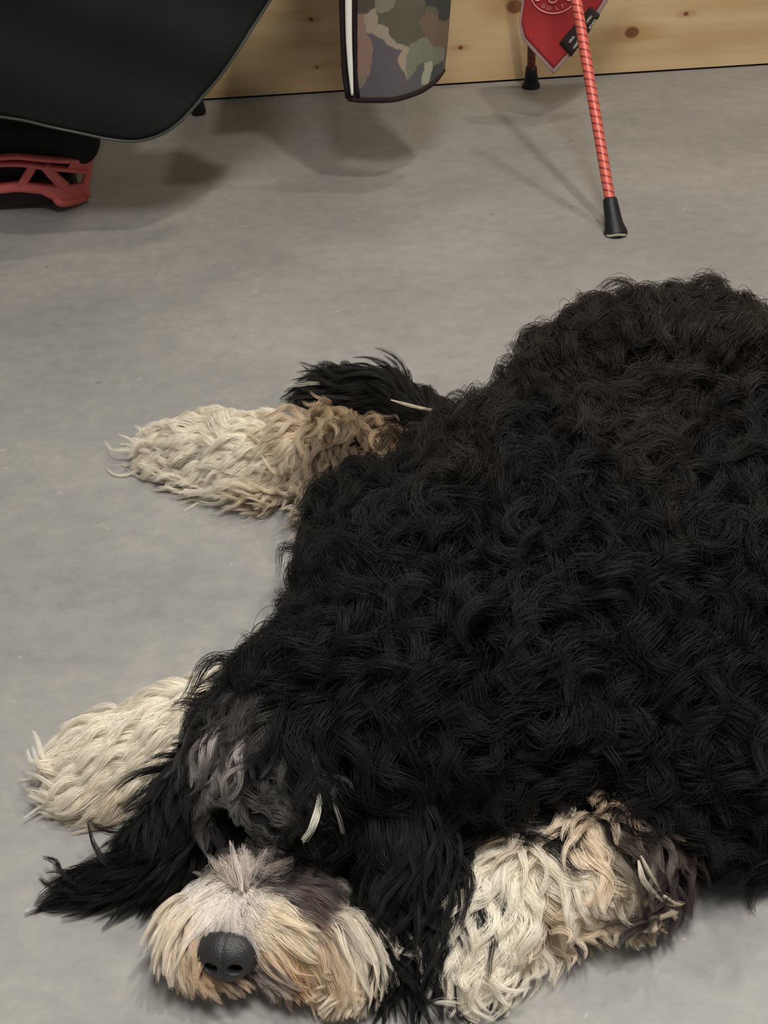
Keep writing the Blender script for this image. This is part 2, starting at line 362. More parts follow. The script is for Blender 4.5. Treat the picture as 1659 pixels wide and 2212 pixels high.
bot = [np.array(Vs[i])+np.array([0, .001, -.001]) for i in range(0, nx, 10)]+[np.array(Vs[nx-1])]
V, Fb = tube(bot, [.0048]*(len(bot)-3)+[.004, .0032, .002], 10); mesh('bottom_binding', V, Fb, bind_m, cloth)
lef = [np.array(Vs[j*nx]) for j in range(0, ny, 10)]
V, Fb = tube(lef, .0042, 10); mesh('side_binding', V, Fb, bind_m, cloth)
inb = [np.array(Vs[j*nx+int(23+(2 if j > 60 else 3-j*.016))])+np.array([0, -.001, 0]) for j in range(2, ny, 8)]
V, Fb = tube(inb, .0026, 8); mesh('seam', V, Fb, bind_m, cloth)
white_m = simple('white_stripe', lin((235, 234, 222)), .5, .4, var=.03)
c0 = [(761, 209), (757, 150), (754, 90), (753, 20), (753, -60), (752, -320)]
wd_ = [.0022, .0042, .005, .0054, .0054, .0054]
pp = catmull([on_cloth(x, y, -.0015) + np.array([0, .009, 0]) for x, y in c0], 8); ww = np.interp(np.arange(len(pp)), np.arange(6)*8, wd_)
Vq, Fq = [], []
for p, w in zip(pp, ww):
    for an in range(10):
        th = 2*math.pi*an/10; Vq.append(p+np.array([w*math.cos(th), .0022*math.sin(th), 0]))
for i in range(len(pp)-1):
    for a in range(10): Fq.append((i*10+a, i*10+(a+1) % 10, (i+1)*10+(a+1) % 10, (i+1)*10+a))
Fq.append(tuple(range(10))[::-1]); Fq.append(tuple(range((len(pp)-1)*10, len(pp)*10)))
mesh('white_stripe', Vq, Fq, white_m, cloth)

slab('shade_slab', -.09, .16, 2.05, 2.45, .45, .02, bind_m, cloth)  # unseen slab behind the cloth top, added to block lamp light
# ---- red-legged folding stand
stand = empty('folding_stool', tuple(P(1330, 512)), 'folding stool with red patterned tubular legs and black rubber feet', 'stool')
leg_m = vcol_mat('red_anodised_tube', rough=.42, spec=.5, metal=.1)
def leg(foot, topp, r, gain, name='leg'):
    n, seg = 32, 460
    foot, topp = np.array(foot), np.array(topp); pts = [foot+(topp-foot)*i/seg for i in range(seg+1)]
    V, Fc = tube(pts, r, n); o = mesh(name, V, Fc, leg_m, stand)
    L = np.linalg.norm(topp-foot); i = np.repeat(np.arange(seg+1), n)/seg*L; k = np.tile(np.arange(n), seg+1)/n
    s1 = ((i/.0105 + k*1) % 1); s2 = ((i/.0105 - k*1+.35) % 1)
    d = (((i/.0115 + k*2) % 1) < .24) | ((k > .62) & (k < .72))
    col = np.where(d[:, None], np.array([lin((128, 46, 46), gain)]), np.array([lin((216, 104, 88), gain)]))
    at = o.data.color_attributes.new('tint', 'FLOAT_COLOR', 'POINT'); at.data.foreach_set('color', np.c_[col, np.ones(len(col))].ravel().astype(np.float32))
    return o
ft = P(1330, 505); tp = PY(1238, -40, 2.06)
l1 = leg(ft+(tp-ft)*.03, ft+(tp-ft)*1.25, .0083, 1.0)
d1 = (tp-ft)/np.linalg.norm(tp-ft)
def foot(base, d, parent, s=1):
    prof = [(0, .0175), (.003, .0185), (.007, .0165), (.013, .014), (.022, .0128), (.034, .0118), (.042, .0108), (.0435, .0098)]
    V = []; Fc = []; n = 28
    for i, (h, r) in enumerate(prof):
        cpt = base + d*h*s/d[2]*1.0 if h > .008 else base+np.array([d[0]*.3*h, d[1]*.3*h, h])*s
        nn = min(1, h/.02); ax = np.array([0, 0, 1.])*(1-nn)+d*nn; ax /= np.linalg.norm(ax)
        a = np.cross(ax, [0, 1, 0]); a /= np.linalg.norm(a); b = np.cross(ax, a)
        for k in range(n):
            t = 2*math.pi*k/n; V.append(cpt+r*s*(math.cos(t)*a+math.sin(t)*b))
    for i in range(len(prof)-1):
        for k in range(n): Fc.append((i*n+k, i*n+(k+1) % n, (i+1)*n+(k+1) % n, (i+1)*n+k))
    Fc.append(tuple(range(n))[::-1]); Fc.append(tuple(range((len(prof)-1)*n, len(prof)*n)))
    return mesh('rubber_foot', V, Fc, black_rubber, parent)
tag(foot(ft, d1, l1), 'black rubber foot with worn pale sole rim')
wear = simple('worn_rubber', lin((150, 145, 128)), .8, .2, bscale=120, var=.6)
rim = [ft+np.array([.0178*math.cos(a), .0178*math.sin(a), .0045+.002*math.sin(a*3)]) for a in np.linspace(math.radians(205), math.radians(320), 14)]
V, Fc = tube(rim, [.001]+[.0021]*12+[.001], 8); mesh('worn_edge', V, Fc, wear, l1)
fb = P(1147, 188); tb = fb + np.array([-.015, -.10, .42])
# upper end sits behind the bandana
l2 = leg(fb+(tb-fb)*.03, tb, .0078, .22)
foot(fb, (tb-fb)/np.linalg.norm(tb-fb), l2, .98)

# ---- red bandana
YB = 2.26
red_cloth = simple('red_cotton', lin((164, 54, 56)), .85, .15, bump=.2, bscale=500, var=.12)
grey_edge = simple('grey_hem', lin((178, 150, 146)), .8, .2)
ban = empty('bandana', tuple(PY(1197, 158, YB)), 'red pointed bandana with grey hem and round white emblem between the red legs', 'bandana')
bb = lambda x, y: .006*math.sin((x-1100)*.018)+.004*math.sin(y*.03)-.004*abs((x-1215)/90)
outer = [(1196, 161), (1150, 110), (1128, 85), (1122, 50), (1128, 0), (1140, -120), (1400, -160), (1320, -20), (1311, 0), (1290, 38), (1262, 80), (1232, 122)]
inner_ = [(1196, 148), (1154, 102), (1134, 80), (1127, 50), (1133, 0), (1145, -115), (1390, -150), (1308, -20), (1300, 0), (1280, 36), (1255, 78), (1224, 118)]
panel('hem', outer, YB, grey_edge, ban, bulge=bb, centre=(1215, 30), thick=.002)
panel('cloth', inner_, YB-.0022, red_cloth, ban, bulge=bb, centre=(1215, 30), thick=.0018)
patch_m = simple('black_patch', lin((42, 34, 32)), .7, .3); pink = simple('white_print', lin((236, 160, 152)), .7, .2, var=.05); pgrey = simple('grey_print', lin((222, 214, 204)), .7, .2)
panel('woven_label', [(1210, 96), (1240, 60), (1276, 14), (1296, 32), (1270, 74), (1234, 124)], YB-.0045, patch_m, ban, bulge=bb, centre=(1252, 68), thick=.0025, rings=4)
def text(body, px, py, ang, hpx, mat, off=-.0055, name='lettering', sx=1.0):
    cu = bpy.data.curves.new('t', 'FONT'); cu.body = body; cu.size = 1; cu.align_x = 'CENTER'; cu.align_y = 'CENTER'; cu.extrude = .02; cu.offset = .012
    ob = bpy.data.objects.new('t', cu); COL.objects.link(ob); dg = bpy.context.evaluated_depsgraph_get(); dg.update()
    me = bpy.data.meshes.new_from_object(ob.evaluated_get(dg)); bpy.data.objects.remove(ob); me.name = name
    ca, sa = math.cos(math.radians(ang)), math.sin(math.radians(ang)); s = hpx/.72
    for v in me.vertices:
        x, y = v.co.x*s*sx, v.co.y*s
        X_, Y_ = px+x*ca-y*sa*1, py-(x*sa+y*ca)
        w = PY(X_, Y_, YB); v.co = Vector((w[0], w[1]+bb(X_, Y_)+off-.0003*(v.co.z > 0), w[2]))
    return link(name, me, mat, ban)
def ring(cx, cy, r, a0, a1, w, mat, name, ry=None):
    pts = []
    for a in np.linspace(a0, a1, 60):
        X_, Y_ = cx+r*math.cos(math.radians(a)), cy+(ry or r)*math.sin(math.radians(a)); q = PY(X_, Y_, YB); pts.append(q+np.array([0, bb(X_, Y_)-.0035, 0]))
    V, Fc = tube(pts, w, 6); return mesh(name, V, Fc, mat, ban)
ring(1196, -21, 52, -180, 180, .0011, pink, 'emblem_ring')
for ch, a in (('G', 122), ('O', 104), ('L', 79), ('F', 60)):
    r = 41
    text(ch, 1196+r*math.cos(math.radians(a)), -21+r*math.sin(math.radians(a)), 90-a, 8.5, pink, off=-.0036, name='emblem_lettering')
text('•', 1223, 9, 40, 7, pink, off=-.0036, name='emblem_lettering')
ring(1194, -4, 10, 0, 360, .0013, pink, 'emblem_ring', ry=11)
ring(1229, -6, 7, 0, 360, .0016, pink, 'emblem_ring'); ring(1161, -5, 6, 0, 360, .0016, pink, 'emblem_ring')
text('VIRAL', 1235, 85, 56, 5.2, pgrey, sx=.95); text('WEAR', 1244, 96, 56, 5.2, pgrey, sx=.95)
text('OPEN', 1272, 40, 57, 5.2, pgrey); text('ROADS', 1279, 50, 57, 5.2, pgrey)
# ------------------------------------------------------------------ the dog: one continuous body, then its coat
dog = empty('dog', tuple(P(1000, 1500)), 'large shaggy black dog with white paws and white muzzle lying flat on the concrete floor', 'dog')
BL = []      # (tag, centre, radii, rotation z, tilt)
def E_(tg, c, r, rz=0): BL.append((tg, np.array(c, float), np.array(r if hasattr(r, '__len__') else (r, r, r), float), math.radians(rz)))
def chain(tg, pts, rads, n=7, flat=1.0):
    pts = [np.array(p, float) for p in pts]
    for i in range(len(pts)-1):
        for k in range(n):
            t = k/n; c = pts[i]*(1-t)+pts[i+1]*t; r = rads[i]*(1-t)+rads[i+1]*t; E_(tg, c, (r, r, r*flat))
    r = rads[-1]; E_(tg, pts[-1], (r, r, r*flat))
# trunk
E_('body', (.275, 1.045, .138), (.15, .145, .140))      # rump and hips
E_('body', (.20, .90, .120), (.22, .19, .130))         # ribcage
E_('body', (.45, .88, .090), (.19, .19, .095))
E_('body', (.06, .86, .105), (.125, .13, .110), 0)     # shoulder, left
E_('body', (.10, .77, .105), (.13, .10, .105))         # withers
E_('body', (.02, .98, .075), (.085, .09, .075))        # thigh fold, left
E_('body', (.12, 1.08, .070), (.10, .085, .070))
E_('body', (.26, .76, .085), (.15, .10, .095))
E_('body', (.34, .74, .060), (.15, .070, .065)); E_('body', (.25, .70, .055), (.06, .05, .055))
chain('body', [(.02, .77, .10), (-.04, .735, .10)], [.10, .085])           # neck
E_('body', (-.078, .800, .075), .036)
# head
E_('head', (-.085, .712, .098), (.066, .066, .070))
E_('head', (-.098, .672, .092), (.055, .045, .052))
chain('muzzle', [(-.106, .640, .052), (-.122, .618, .048), (-.134, .596, .044)], [.040, .037, .031])
E_('muzzle', P(452, 1990, .042), (.027, .027, .028)); E_('muzzle', P(600, 2000, .044), (.034, .034, .034))
E_('muzzle', P(715, 2040, .034), (.030, .030, .029)); E_('muzzle', P(640, 1930, .050), (.030, .030, .030))
# ears
chain('left_ear', [P(430, 1680, .090), P(370, 1800, .055), P(290, 1875, .028), P(180, 1920, .012)], [.022, .024, .018, .008], flat=.8)
chain('right_ear', [P(745, 1560, .13), P(840, 1720, .10), P(895, 1870, .055), P(900, 1990, .020)], [.030, .036, .032, .016], flat=.9)
# forelegs
chain('left_foreleg', [(-.09, .80, .05), P(430, 1580, .050), P(300, 1625, .036), P(195, 1640, .022)], [.05, .040, .034, .022])
E_('left_foreleg', P(250, 1640, .026), (.045, .042, .026))
chain('right_foreleg', [P(1350, 1850, .050), P(1270, 1845, .055), P(1170, 1885, .048), P(1080, 1960, .040), P(1030, 2035, .026)], [.034, .038, .036, .032, .026])
# hind leg and tail
chain('hind_leg', [(.00, 1.13, .06), P(690, 985, .050), P(560, 985, .042), P(450, 970, .030), P(380, 970, .024)], [.05, .040, .036, .034, .022])
chain('tail', [(.10, 1.20, .04), P(930, 905, .045), P(840, 845, .045), P(740, 830, .035), P(680, 840, .025)], [.03, .020, .018, .014, .008])
EYES = [P(492, 1788, .100), P(664, 1792, .092)]
# one surface round all of it
bm = bmesh.new()
for tg, c, r, rz in BL:
    q = bmesh.ops.create_icosphere(bm, subdivisions=3 if max(r) > .06 else 2, radius=1)['verts']
    for v in q:
        x, y, z = v.co; x *= r[0]; y *= r[1]; z *= r[2]
        v.co = (c[0]+x*math.cos(rz)-y*math.sin(rz), c[1]+x*math.sin(rz)+y*math.cos(rz), max(.003, c[2]+z))
tmp = bpy.data.meshes.new('t'); bm.to_mesh(tmp); bm.free()
to = bpy.data.objects.new('t', tmp); COL.objects.link(to)
md = to.modifiers.new('r', 'REMESH'); md.mode = 'VOXEL'; md.voxel_size = .006
ms = to.modifiers.new('s', 'SMOOTH'); ms.factor = .7; ms.iterations = 6
dg = bpy.context.evaluated_depsgraph_get(); dg.update()
bme = bpy.data.meshes.new_from_object(to.evaluated_get(dg)); bpy.data.objects.remove(to); bme.name = 'body'; bme.materials.clear()
tags = sorted({b[0] for b in BL})
def tag_of(X):
    best = np.full(len(X), 1e9); t = np.zeros(len(X), int)
    for tg, c, r, rz in BL:
        d = (np.linalg.norm((X-c)/r, axis=1)-1)*r.min()
        m = d < best; best[m] = d[m]; t[m] = tags.index(tg)
    return t
def noise3(X, s, seed):
    """smooth pseudo-noise, summed sines"""
    r = np.random.default_rng(seed); o = np.zeros(len(X))
    for k in range(5):
        d = r.normal(size=3); d /= np.linalg.norm(d); o += np.sin(X @ d*s*(1+.4*k)+r.random()*6.28)/(1+.3*k)
    return o/2.6
nv = len(bme.vertices); co = np.zeros(nv*3, np.float32); bme.vertices.foreach_get('co', co); co = co.reshape(-1, 3).astype(float)
co[:, 2] = np.maximum(co[:, 2], .002)
_b0 = BVHTree.FromPolygons([tuple(v) for v in co], [tuple(p.vertices) for p in bme.polygons]); EC = []
for e in EYES:                                   # eye sockets
    dv = nrm0 = (e-CP)/np.linalg.norm(e-CP); hit = _b0.ray_cast(Vector(CP), Vector(dv)); ec = np.array(hit[0]); hn = np.array(hit[1]); EC.append((ec, hn))
    q = np.linalg.norm(co-ec, axis=1); co -= hn*(.020*np.exp(-(q/.013)**4))[:, None]
bme.vertices.foreach_set('co', co.astype(np.float32).ravel()); bme.update()
_n = np.zeros(nv*3, np.float32); bme.vertices.foreach_get('normal', _n); _n = _n.reshape(-1, 3)
_m = (tag_of(co) == tags.index('body')) & (co[:, 2] > .02)      # soft swells in the coat
co[_m] += _n[_m]*((noise3(co[_m], 62, 31)*.007)+noise3(co[_m], 120, 32)*.003)[:, None]
bme.vertices.foreach_set('co', co.astype(np.float32).ravel()); bme.update()
bvh = BVHTree.FromPolygons([tuple(v) for v in co], [tuple(p.vertices) for p in bme.polygons])

# ---- how the coat lies: anchors (pixel of the root, pixel it grows towards, lift, length, curl, wave length, lock radius, colour, colour noise)
BK = (27, 25, 24); BK2 = (22, 21, 21); WH = (254, 246, 228); TN = (176, 154, 124); GY = (112, 107, 102); DG = (50, 47, 45)
AN = {}
def A(tg, x, y, tx, ty, lift, L, curl, wl, lr, col): AN.setdefault(tg, []).append((x, y, tx-x, ty-y, lift, L, curl, wl, lr, *lin(col)))
BK_LIT = (40, 35, 31)  # black coat lightened on the upper back, lamp light put into the colour
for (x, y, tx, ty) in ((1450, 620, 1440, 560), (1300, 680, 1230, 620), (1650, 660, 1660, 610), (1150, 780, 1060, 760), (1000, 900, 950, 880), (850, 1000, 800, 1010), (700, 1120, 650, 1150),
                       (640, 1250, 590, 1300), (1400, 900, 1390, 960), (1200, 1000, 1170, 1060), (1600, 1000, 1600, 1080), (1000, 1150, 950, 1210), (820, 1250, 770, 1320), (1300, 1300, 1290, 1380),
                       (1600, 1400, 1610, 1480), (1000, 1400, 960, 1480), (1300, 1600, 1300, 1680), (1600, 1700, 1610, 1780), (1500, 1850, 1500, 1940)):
    A('body', x, y, tx, ty, .8, .048, .0100, .046, .0105, BK_LIT if y < 950 else BK)
for (x, y, tx, ty) in ((760, 1420, 700, 1480), (600, 1420, 550, 1470), (900, 1550, 880, 1650), (1050, 1650, 1030, 1740)): A('body', x, y, tx, ty, .5, .070, .009, .065, .0100, BK2)
A('head', 580, 1520, 540, 1570, .5, .055, .006, .05, .008, DG); A('head', 480, 1540, 440, 1620, .5, .060, .006, .06, .008, BK); A('head', 520, 1600, 450, 1640, .5, .050, .005, .05, .007, GY)
A('head', 640, 1600, 660, 1700, .45, .055, .006, .05, .008, DG); A('head', 570, 1680, 600, 1690, .45, .035, .006, .035, .006, DG); A('head', 700, 1650, 720, 1760, .4, .06, .004, .06, .008, BK)
A('head', 430, 1740, 415, 1860, .35, .045, .002, .06, .006, DG); A('head', 440, 1690, 420, 1800, .4, .05, .004, .05, .007, BK); A('head', 500, 1720, 450, 1715, .35, .016, .002, .03, .004, (84, 80, 76)); A('head', 560, 1750, 620, 1760, .3, .018, .002, .03, .004, DG); A('head', 600, 1800, 650, 1860, .3, .026, .002, .03, .004, DG)
A('head', 660, 1740, 690, 1790, .3, .025, .002, .04, .005, (66, 62, 60)); A('head', 660, 1850, 690, 1920, .3, .030, .002, .04, .005, (46, 42, 42)); A('head', 740, 1800, 760, 1960, .35, .05, .003, .06, .007, BK); A('head', 545, 1880, 545, 1800, .5, .022, .001, .05, .004, (176, 164, 154))
A('head', 492, 1788, 470, 1830, .1, .004, .0, .03, .003, (9, 8, 8)); A('head', 664, 1796, 650, 1830, .1, .004, .0, .03, .003, (9, 8, 8)); A('head', 450, 1820, 430, 1880, .3, .02, .001, .04, .004, (60, 54, 52))
M_ = [(522, 1885, 522, 1810, .5, .026, (214, 200, 188)), (548, 1880, 580, 1810, .45, .024, (170, 158, 148)), (500, 1885, 485, 1815, .5, .020, (196, 182, 168)), (455, 1870, 410, 1930, .3, .022, (70, 62, 58)), (410, 1880, 370, 1950, .3, .03, (60, 52, 50)), (600, 1860, 670, 1890, .3, .024, (74, 66, 62)), (560, 1850, 600, 1860, .3, .012, (84, 76, 72)), (490, 1850, 470, 1860, .3, .010, (60, 54, 50)), (660, 1870, 730, 1910, .3, .03, (50, 44, 42)), (590, 1900, 650, 1890, .3, .032, (110, 98, 92)), (470, 1910, 370, 1950, .35, .050, (246, 238, 226)), (400, 1960, 345, 2060, .35, .055, (240, 226, 204)),
      (490, 1950, 400, 1965, .35, .050, (250, 242, 232)), (440, 2010, 390, 2080, .3, .05, (220, 192, 158)), (495, 2000, 480, 2015, .1, .008, (170, 160, 155)), (540, 1960, 610, 1930, .35, .040, (224, 214, 202)), (580, 1980, 650, 2010, .35, .050, (240, 226, 200)), (630, 1940, 700, 1990, .3, .050, (84, 70, 66)), (660, 2000, 700, 2100, .35, .060, (190, 166, 140)),
      (690, 1930, 760, 2010, .35, .055, (150, 140, 130)), (740, 1980, 790, 2080, .4, .060, (222, 212, 194)), (600, 2060, 620, 2160, .25, .036, (212, 180, 142)), (680, 2080, 690, 2190, .25, .036, (216, 190, 154)), (750, 2060, 770, 2160, .3, .042, (232, 218, 194)), (400, 2060, 380, 2130, .3, .045, (204, 174, 140)),
      (420, 2120, 450, 2150, .2, .030, (140, 112, 88)), (515, 1965, 505, 2005, .4, .016, (222, 212, 204)), (528, 1935, 520, 1975, .5, .016, (232, 222, 212)), (500, 2130, 540, 2160, .15, .022, (52, 40, 36)), (555, 2145, 590, 2180, .15, .022, (56, 44, 40)), (620, 2165, 640, 2190, .2, .02, (90, 66, 52)), (570, 2100, 575, 2160, .25, .030, (170, 158, 150)), (640, 1880, 700, 1880, .3, .03, (60, 52, 50)), (345, 2010, 335, 2060, .3, .04, (236, 222, 200))]
for x, y, tx, ty, lf, L, c in M_: A('muzzle', x, y, tx, ty, lf, L, .0022, .07, .0050, c)
for x, y, tx, ty, L in ((430, 1650, 415, 1750, .05), (400, 1760, 370, 1850, .045), (340, 1850, 260, 1900, .045), (260, 1890, 170, 1920, .05), (180, 1920, 80, 1955, .06), (210, 1870, 150, 1820, .04), (300, 1820, 240, 1800, .035)): A('left_ear', x, y, tx, ty, .28, L, .003, .08, .006, BK2)
for x, y, tx, ty in ((700, 1560, 720, 1680), (760, 1700, 770, 1820), (850, 1650, 890, 1780), (800, 1850, 800, 1980), (900, 1850, 890, 1980), (870, 2020, 860, 2120), (930, 1950, 900, 2080)): A('right_ear', x, y, tx, ty, .25, .085, .005, .07, .007, BK2)
for x, y, tx, ty, c in ((470, 1520, 380, 1530, WH), (330, 1550, 210, 1590, WH), (200, 1620, 80, 1630, WH), (350, 1640, 220, 1650, WH), (420, 1650, 300, 1680, WH), (200, 1700, 100, 1740, WH), (300, 1740, 200, 1760, (226, 212, 190)), (400, 1740, 300, 1790, (220, 205, 185))):
    A('left_foreleg', x, y, tx, ty, .30, .053, .0044, .058, .0066, c)
for x, y, tx, ty, c in ((1200, 1760, 1150, 1820, (222, 205, 182)), (1290, 1750, 1310, 1850, (190, 170, 146)), (1250, 1800, 1260, 1880, (226, 208, 182)), (1340, 1900, 1365, 1970, (236, 220, 194)), (1230, 1960, 1330, 1990, (240, 226, 202)), (1350, 1780, 1390, 1860, (84, 76, 68)), (1400, 1860, 1430, 1950, (44, 36, 34)), (1440, 1900, 1450, 1960, (50, 42, 40)), (1420, 1950, 1430, 1990, (46, 38, 36)), (1470, 1870, 1480, 1930, (40, 34, 32)), (1100, 1860, 1010, 1920, WH), (1200, 1860, 1280, 1900, WH), (1300, 1900, 1400, 1960, (228, 212, 188)),
                         (1050, 1950, 1005, 2050, WH), (1130, 1960, 1130, 2060, WH), (1200, 1960, 1260, 2020, (232, 216, 192)), (1060, 2060, 1040, 2180, WH), (1000, 2050, 980, 2140, WH), (1130, 2060, 1120, 2170, WH), (1230, 2010, 1260, 2060, (150, 122, 95)), (1330, 1985, 1370, 2010, (190, 164, 134))):
    A('right_foreleg', x, y, tx, ty, .34, .048, .0046, .046, .0066, c)
for x, y, tx, ty, c in ((700, 900, 690, 950, TN), (780, 920, 775, 980, (150, 128, 102)), (740, 980, 700, 1040, (112, 94, 76)), (820, 900, 830, 960, (130, 110, 88)), (760, 960, 740, 1030, (90, 76, 62)), (640, 950, 560, 930, (214, 198, 172)), (600, 900, 530, 850, WH), (500, 900, 430, 850, WH), (450, 960, 330, 960, WH), (560, 980, 460, 990, WH),
                         (640, 1020, 560, 1060, (228, 214, 190)), (500, 1040, 400, 1080, WH), (400, 1000, 300, 1020, WH), (600, 1070, 580, 1120, (226, 210, 186)), (380, 930, 300, 920, WH)):
    A('hind_leg', x, y, tx, ty, .42, .056, .0050, .048, .0062, c)
for x, y, tx, ty, L in ((930, 880, 880, 800, .055), (860, 850, 760, 790, .07), (800, 830, 680, 790, .075), (740, 830, 630, 810, .065), (690, 840, 590, 850, .05), (960, 900, 930, 800, .05), (800, 870, 700, 880, .05)): A('tail', x, y, tx, ty, .35, L, .0018, .09, .006, (38, 36, 32))

# skin colour follows the coat
sk = np.zeros((nv, 3)); tv = tag_of(co); pv = proj(co)
for ti, tg in enumerate(tags):
    a = np.array(AN[tg]); m = tv == ti
    if not m.any(): continue
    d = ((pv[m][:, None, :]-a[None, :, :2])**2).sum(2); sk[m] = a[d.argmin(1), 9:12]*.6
sk[np.linalg.norm(co-EC[0][0], axis=1) < .018] = lin((8, 7, 7))
at = bme.color_attributes.new('tint', 'FLOAT_COLOR', 'POINT'); at.data.foreach_set('color', np.c_[sk, np.ones(nv)].ravel().astype(np.float32))
bme.polygons.foreach_set('use_smooth', [True]*len(bme.polygons))
body = link('body', bme, vcol_mat('dog_skin', rough=.9, spec=.1), dog)

# ---- surface samples
tri = []
bme.calc_loop_triangles(); T = np.zeros(len(bme.loop_triangles)*3, np.int32); bme.loop_triangles.foreach_get('vertices', T); T = T.reshape(-1, 3)
va, vb, vc = co[T[:, 0]], co[T[:, 1]], co[T[:, 2]]; cr = np.cross(vb-va, vc-va); ar = np.linalg.norm(cr, axis=1)/2; tn = cr/(2*ar[:, None]+1e-12)
vn = np.zeros((nv, 3)); 
for k in range(3): np.add.at(vn, T[:, k], cr)
vn /= np.linalg.norm(vn, axis=1)[:, None]+1e-12
tt = tag_of((va+vb+vc)/3)
def nrm(v): return v/(np.linalg.norm(v, axis=-1, keepdims=True)+1e-12)
def samples(tg, dens):
    m = np.where((tt == tags.index(tg)) & (va[:, 2] > .006))[0]
    n = int(ar[m].sum()*dens); idx = rng.choice(m, n, p=ar[m]/ar[m].sum())
    u = rng.random((n, 2)); f = u.sum(1) > 1; u[f] = 1-u[f]
    p = va[idx]+(vb[idx]-va[idx])*u[:, :1]+(vc[idx]-va[idx])*u[:, 1:]
    nn = nrm(vn[T[idx, 0]]*(1-u.sum(1))[:, None]+vn[T[idx, 1]]*u[:, :1]+vn[T[idx, 2]]*u[:, 1:]); return p, nn
fur_m, nt, pb = newmat('fur')
fa = nd(nt, 'ShaderNodeAttribute', attribute_name='tint'); hb = nd(nt, 'ShaderNodeBsdfHairPrincipled'); hb.parametrization = 'COLOR'
nt.links.new(fa.outputs['Color'], hb.inputs['Color']); hb.inputs['Roughness'].default_value = .42; hb.inputs['Radial Roughness'].default_value = .6
hb.inputs['Random Roughness'].default_value = .2
nt.links.new(fa.outputs['Color'], pb.inputs['Base Color']); pb.inputs['Roughness'].default_value = .6; pb.inputs['Specular IOR Level'].default_value = .12
mxs = nd(nt, 'ShaderNodeMixShader'); ga = nd(nt, 'ShaderNodeAttribute', attribute_name='gloss'); nt.links.new(ga.outputs['Fac'], mxs.inputs[0])
nt.links.new(pb.outputs[0], mxs.inputs[1]); nt.links.new(hb.outputs[0], mxs.inputs[2])
nt.links.new(mxs.outputs[0], nt.nodes['Material Output'].inputs['Surface'])
NPT = 12
def grow(name, tg, dens, kids, rad=.00030, extra=None, label=None, keep=None, longer=1.0, gloss=.3, frizz=.0011, rootk=.88, jitk=1.0, hug=None, phk=.6, tail=0.0, clump=.88):
    """locks of fur: one wavy guide per lock, kids strands clumped round it"""
    p, n = samples(tg, dens)
    if tg in ('head', 'muzzle'):
        k = (np.linalg.norm(p-EC[0][0], axis=1) > .016); p, n = p[k], n[k]
    if keep is not None: k = keep(p, proj(p)); p, n = p[k], n[k]
    N = len(p); a = np.array(AN[tg]); px = proj(p)
    d = ((px[:, None, :]-a[None, :, :2])**2).sum(2); w = 1/(d+900)**1.6; w /= w.sum(1, keepdims=True)
    par = w @ a[:, 4:9]
    dirpx = nrm(a[:, 2:4]); dp = w @ dirpx
    # turn the picture direction into a direction in the place: along the floor plane, then into the skin's tangent plane
    q0 = np.array([P(x, y, z) for (x, y), z in zip(px, p[:, 2])]); q1 = np.array([P(x+10*u, y+10*v, z) for (x, y), (u, v), z in zip(px, dp, p[:, 2])])
    c = nrm(q1-q0)
    # on steep faces a comb pointing down the picture also means downwards in the place
    c = c - n*(c*n).sum(1, keepdims=True); c = nrm(c+1e-9)
    jit = (noise3(p, 40, 3)*.55+rng.normal(size=N)*.18)*jitk; side = np.cross(n, c); c = nrm(c*np.cos(jit)[:, None]+side*np.sin(jit)[:, None])
    # colour: mostly the nearest anchor, edges mixed
    dj = d*(1+.5*rng.random(d.shape)); near = dj.argmin(1); w2 = 1/(d+400)**3; w2 /= w2.sum(1, keepdims=True)
    colr = .5*a[near, 9:12]+.5*(w2 @ a[:, 9:12])
    colr = colr*(1+np.where(colr[:, 0] > .3, .12, .22)*rng.normal(size=N))[:, None].clip(.5, 1.6)
    lift, L, curl, wl, lr = par.T; L = L*(.75+.5*rng.random(N))*longer*np.where(rng.random(N) < tail, 1.5, 1); curl = curl*(.7+.6*rng.random(N))
    if keep is None and tg == 'head':
        gm = noise3(p, 90, 21) > .35; colr = np.where((gm & (colr[:, 0] > .006))[:, None], colr*2.6+.02, colr)
    colr = np.minimum(colr, colr*(.93/np.maximum(colr.max(1, keepdims=True), 1e-6)))
    if extra: colr, L, curl, lift = extra(p, px, colr, L, curl, lift)
    t = np.linspace(0, 1, NPT); pts = np.zeros((N, NPT, 3)); pts[:, 0] = p - n*.002
    for i in range(1, NPT):
        s = t[i]
        dr = n*(lift*(1-s)**1.2*1.3)[:, None] + c*(.35+.65*s) + np.array([0, 0, -1.])*(.45*s)
        pts[:, i] = pts[:, i-1] + nrm(dr)*(L/(NPT-1))[:, None]
    ax = nrm(pts[:, -1]-pts[:, 0]); b1 = nrm(np.cross(ax, n)+1e-6); b2 = np.cross(ax, b1)
    ph = noise3(p, 30, 11)*3+rng.random(N)*6.28*phk; handed = np.sign(rng.normal(size=N))
    th = ph[:, None]+2*np.pi*(L/wl)[:, None]*t[None]*1.0; amp = curl[:, None]*np.clip(t*2.2, 0, 1)[None]
    g = pts + b1[:, None]*(amp*np.sin(th))[..., None] + b2[:, None]*(amp*.8*(np.cos(th)-np.cos(ph)[:, None])*handed[:, None])[..., None]
    # keep guides outside the body
    gf = g.reshape(-1, 3)
    for i in range(len(gf)):
        if i % NPT < 2: continue
        h, hn, _, dist = bvh.find_nearest(Vector(gf[i]))
        if h is not None:
            s = (Vector(gf[i])-h).dot(hn)
            ta = (i % NPT)/(NPT-1); mx_ = (hug+.022*ta) if hug else 9
            if s < .004: gf[i] = np.array(h)+np.array(hn)*.004
            elif mx_ < dist < .05: gf[i] = gf[i]+(np.array(h)-gf[i])*(1-mx_/dist)*.6
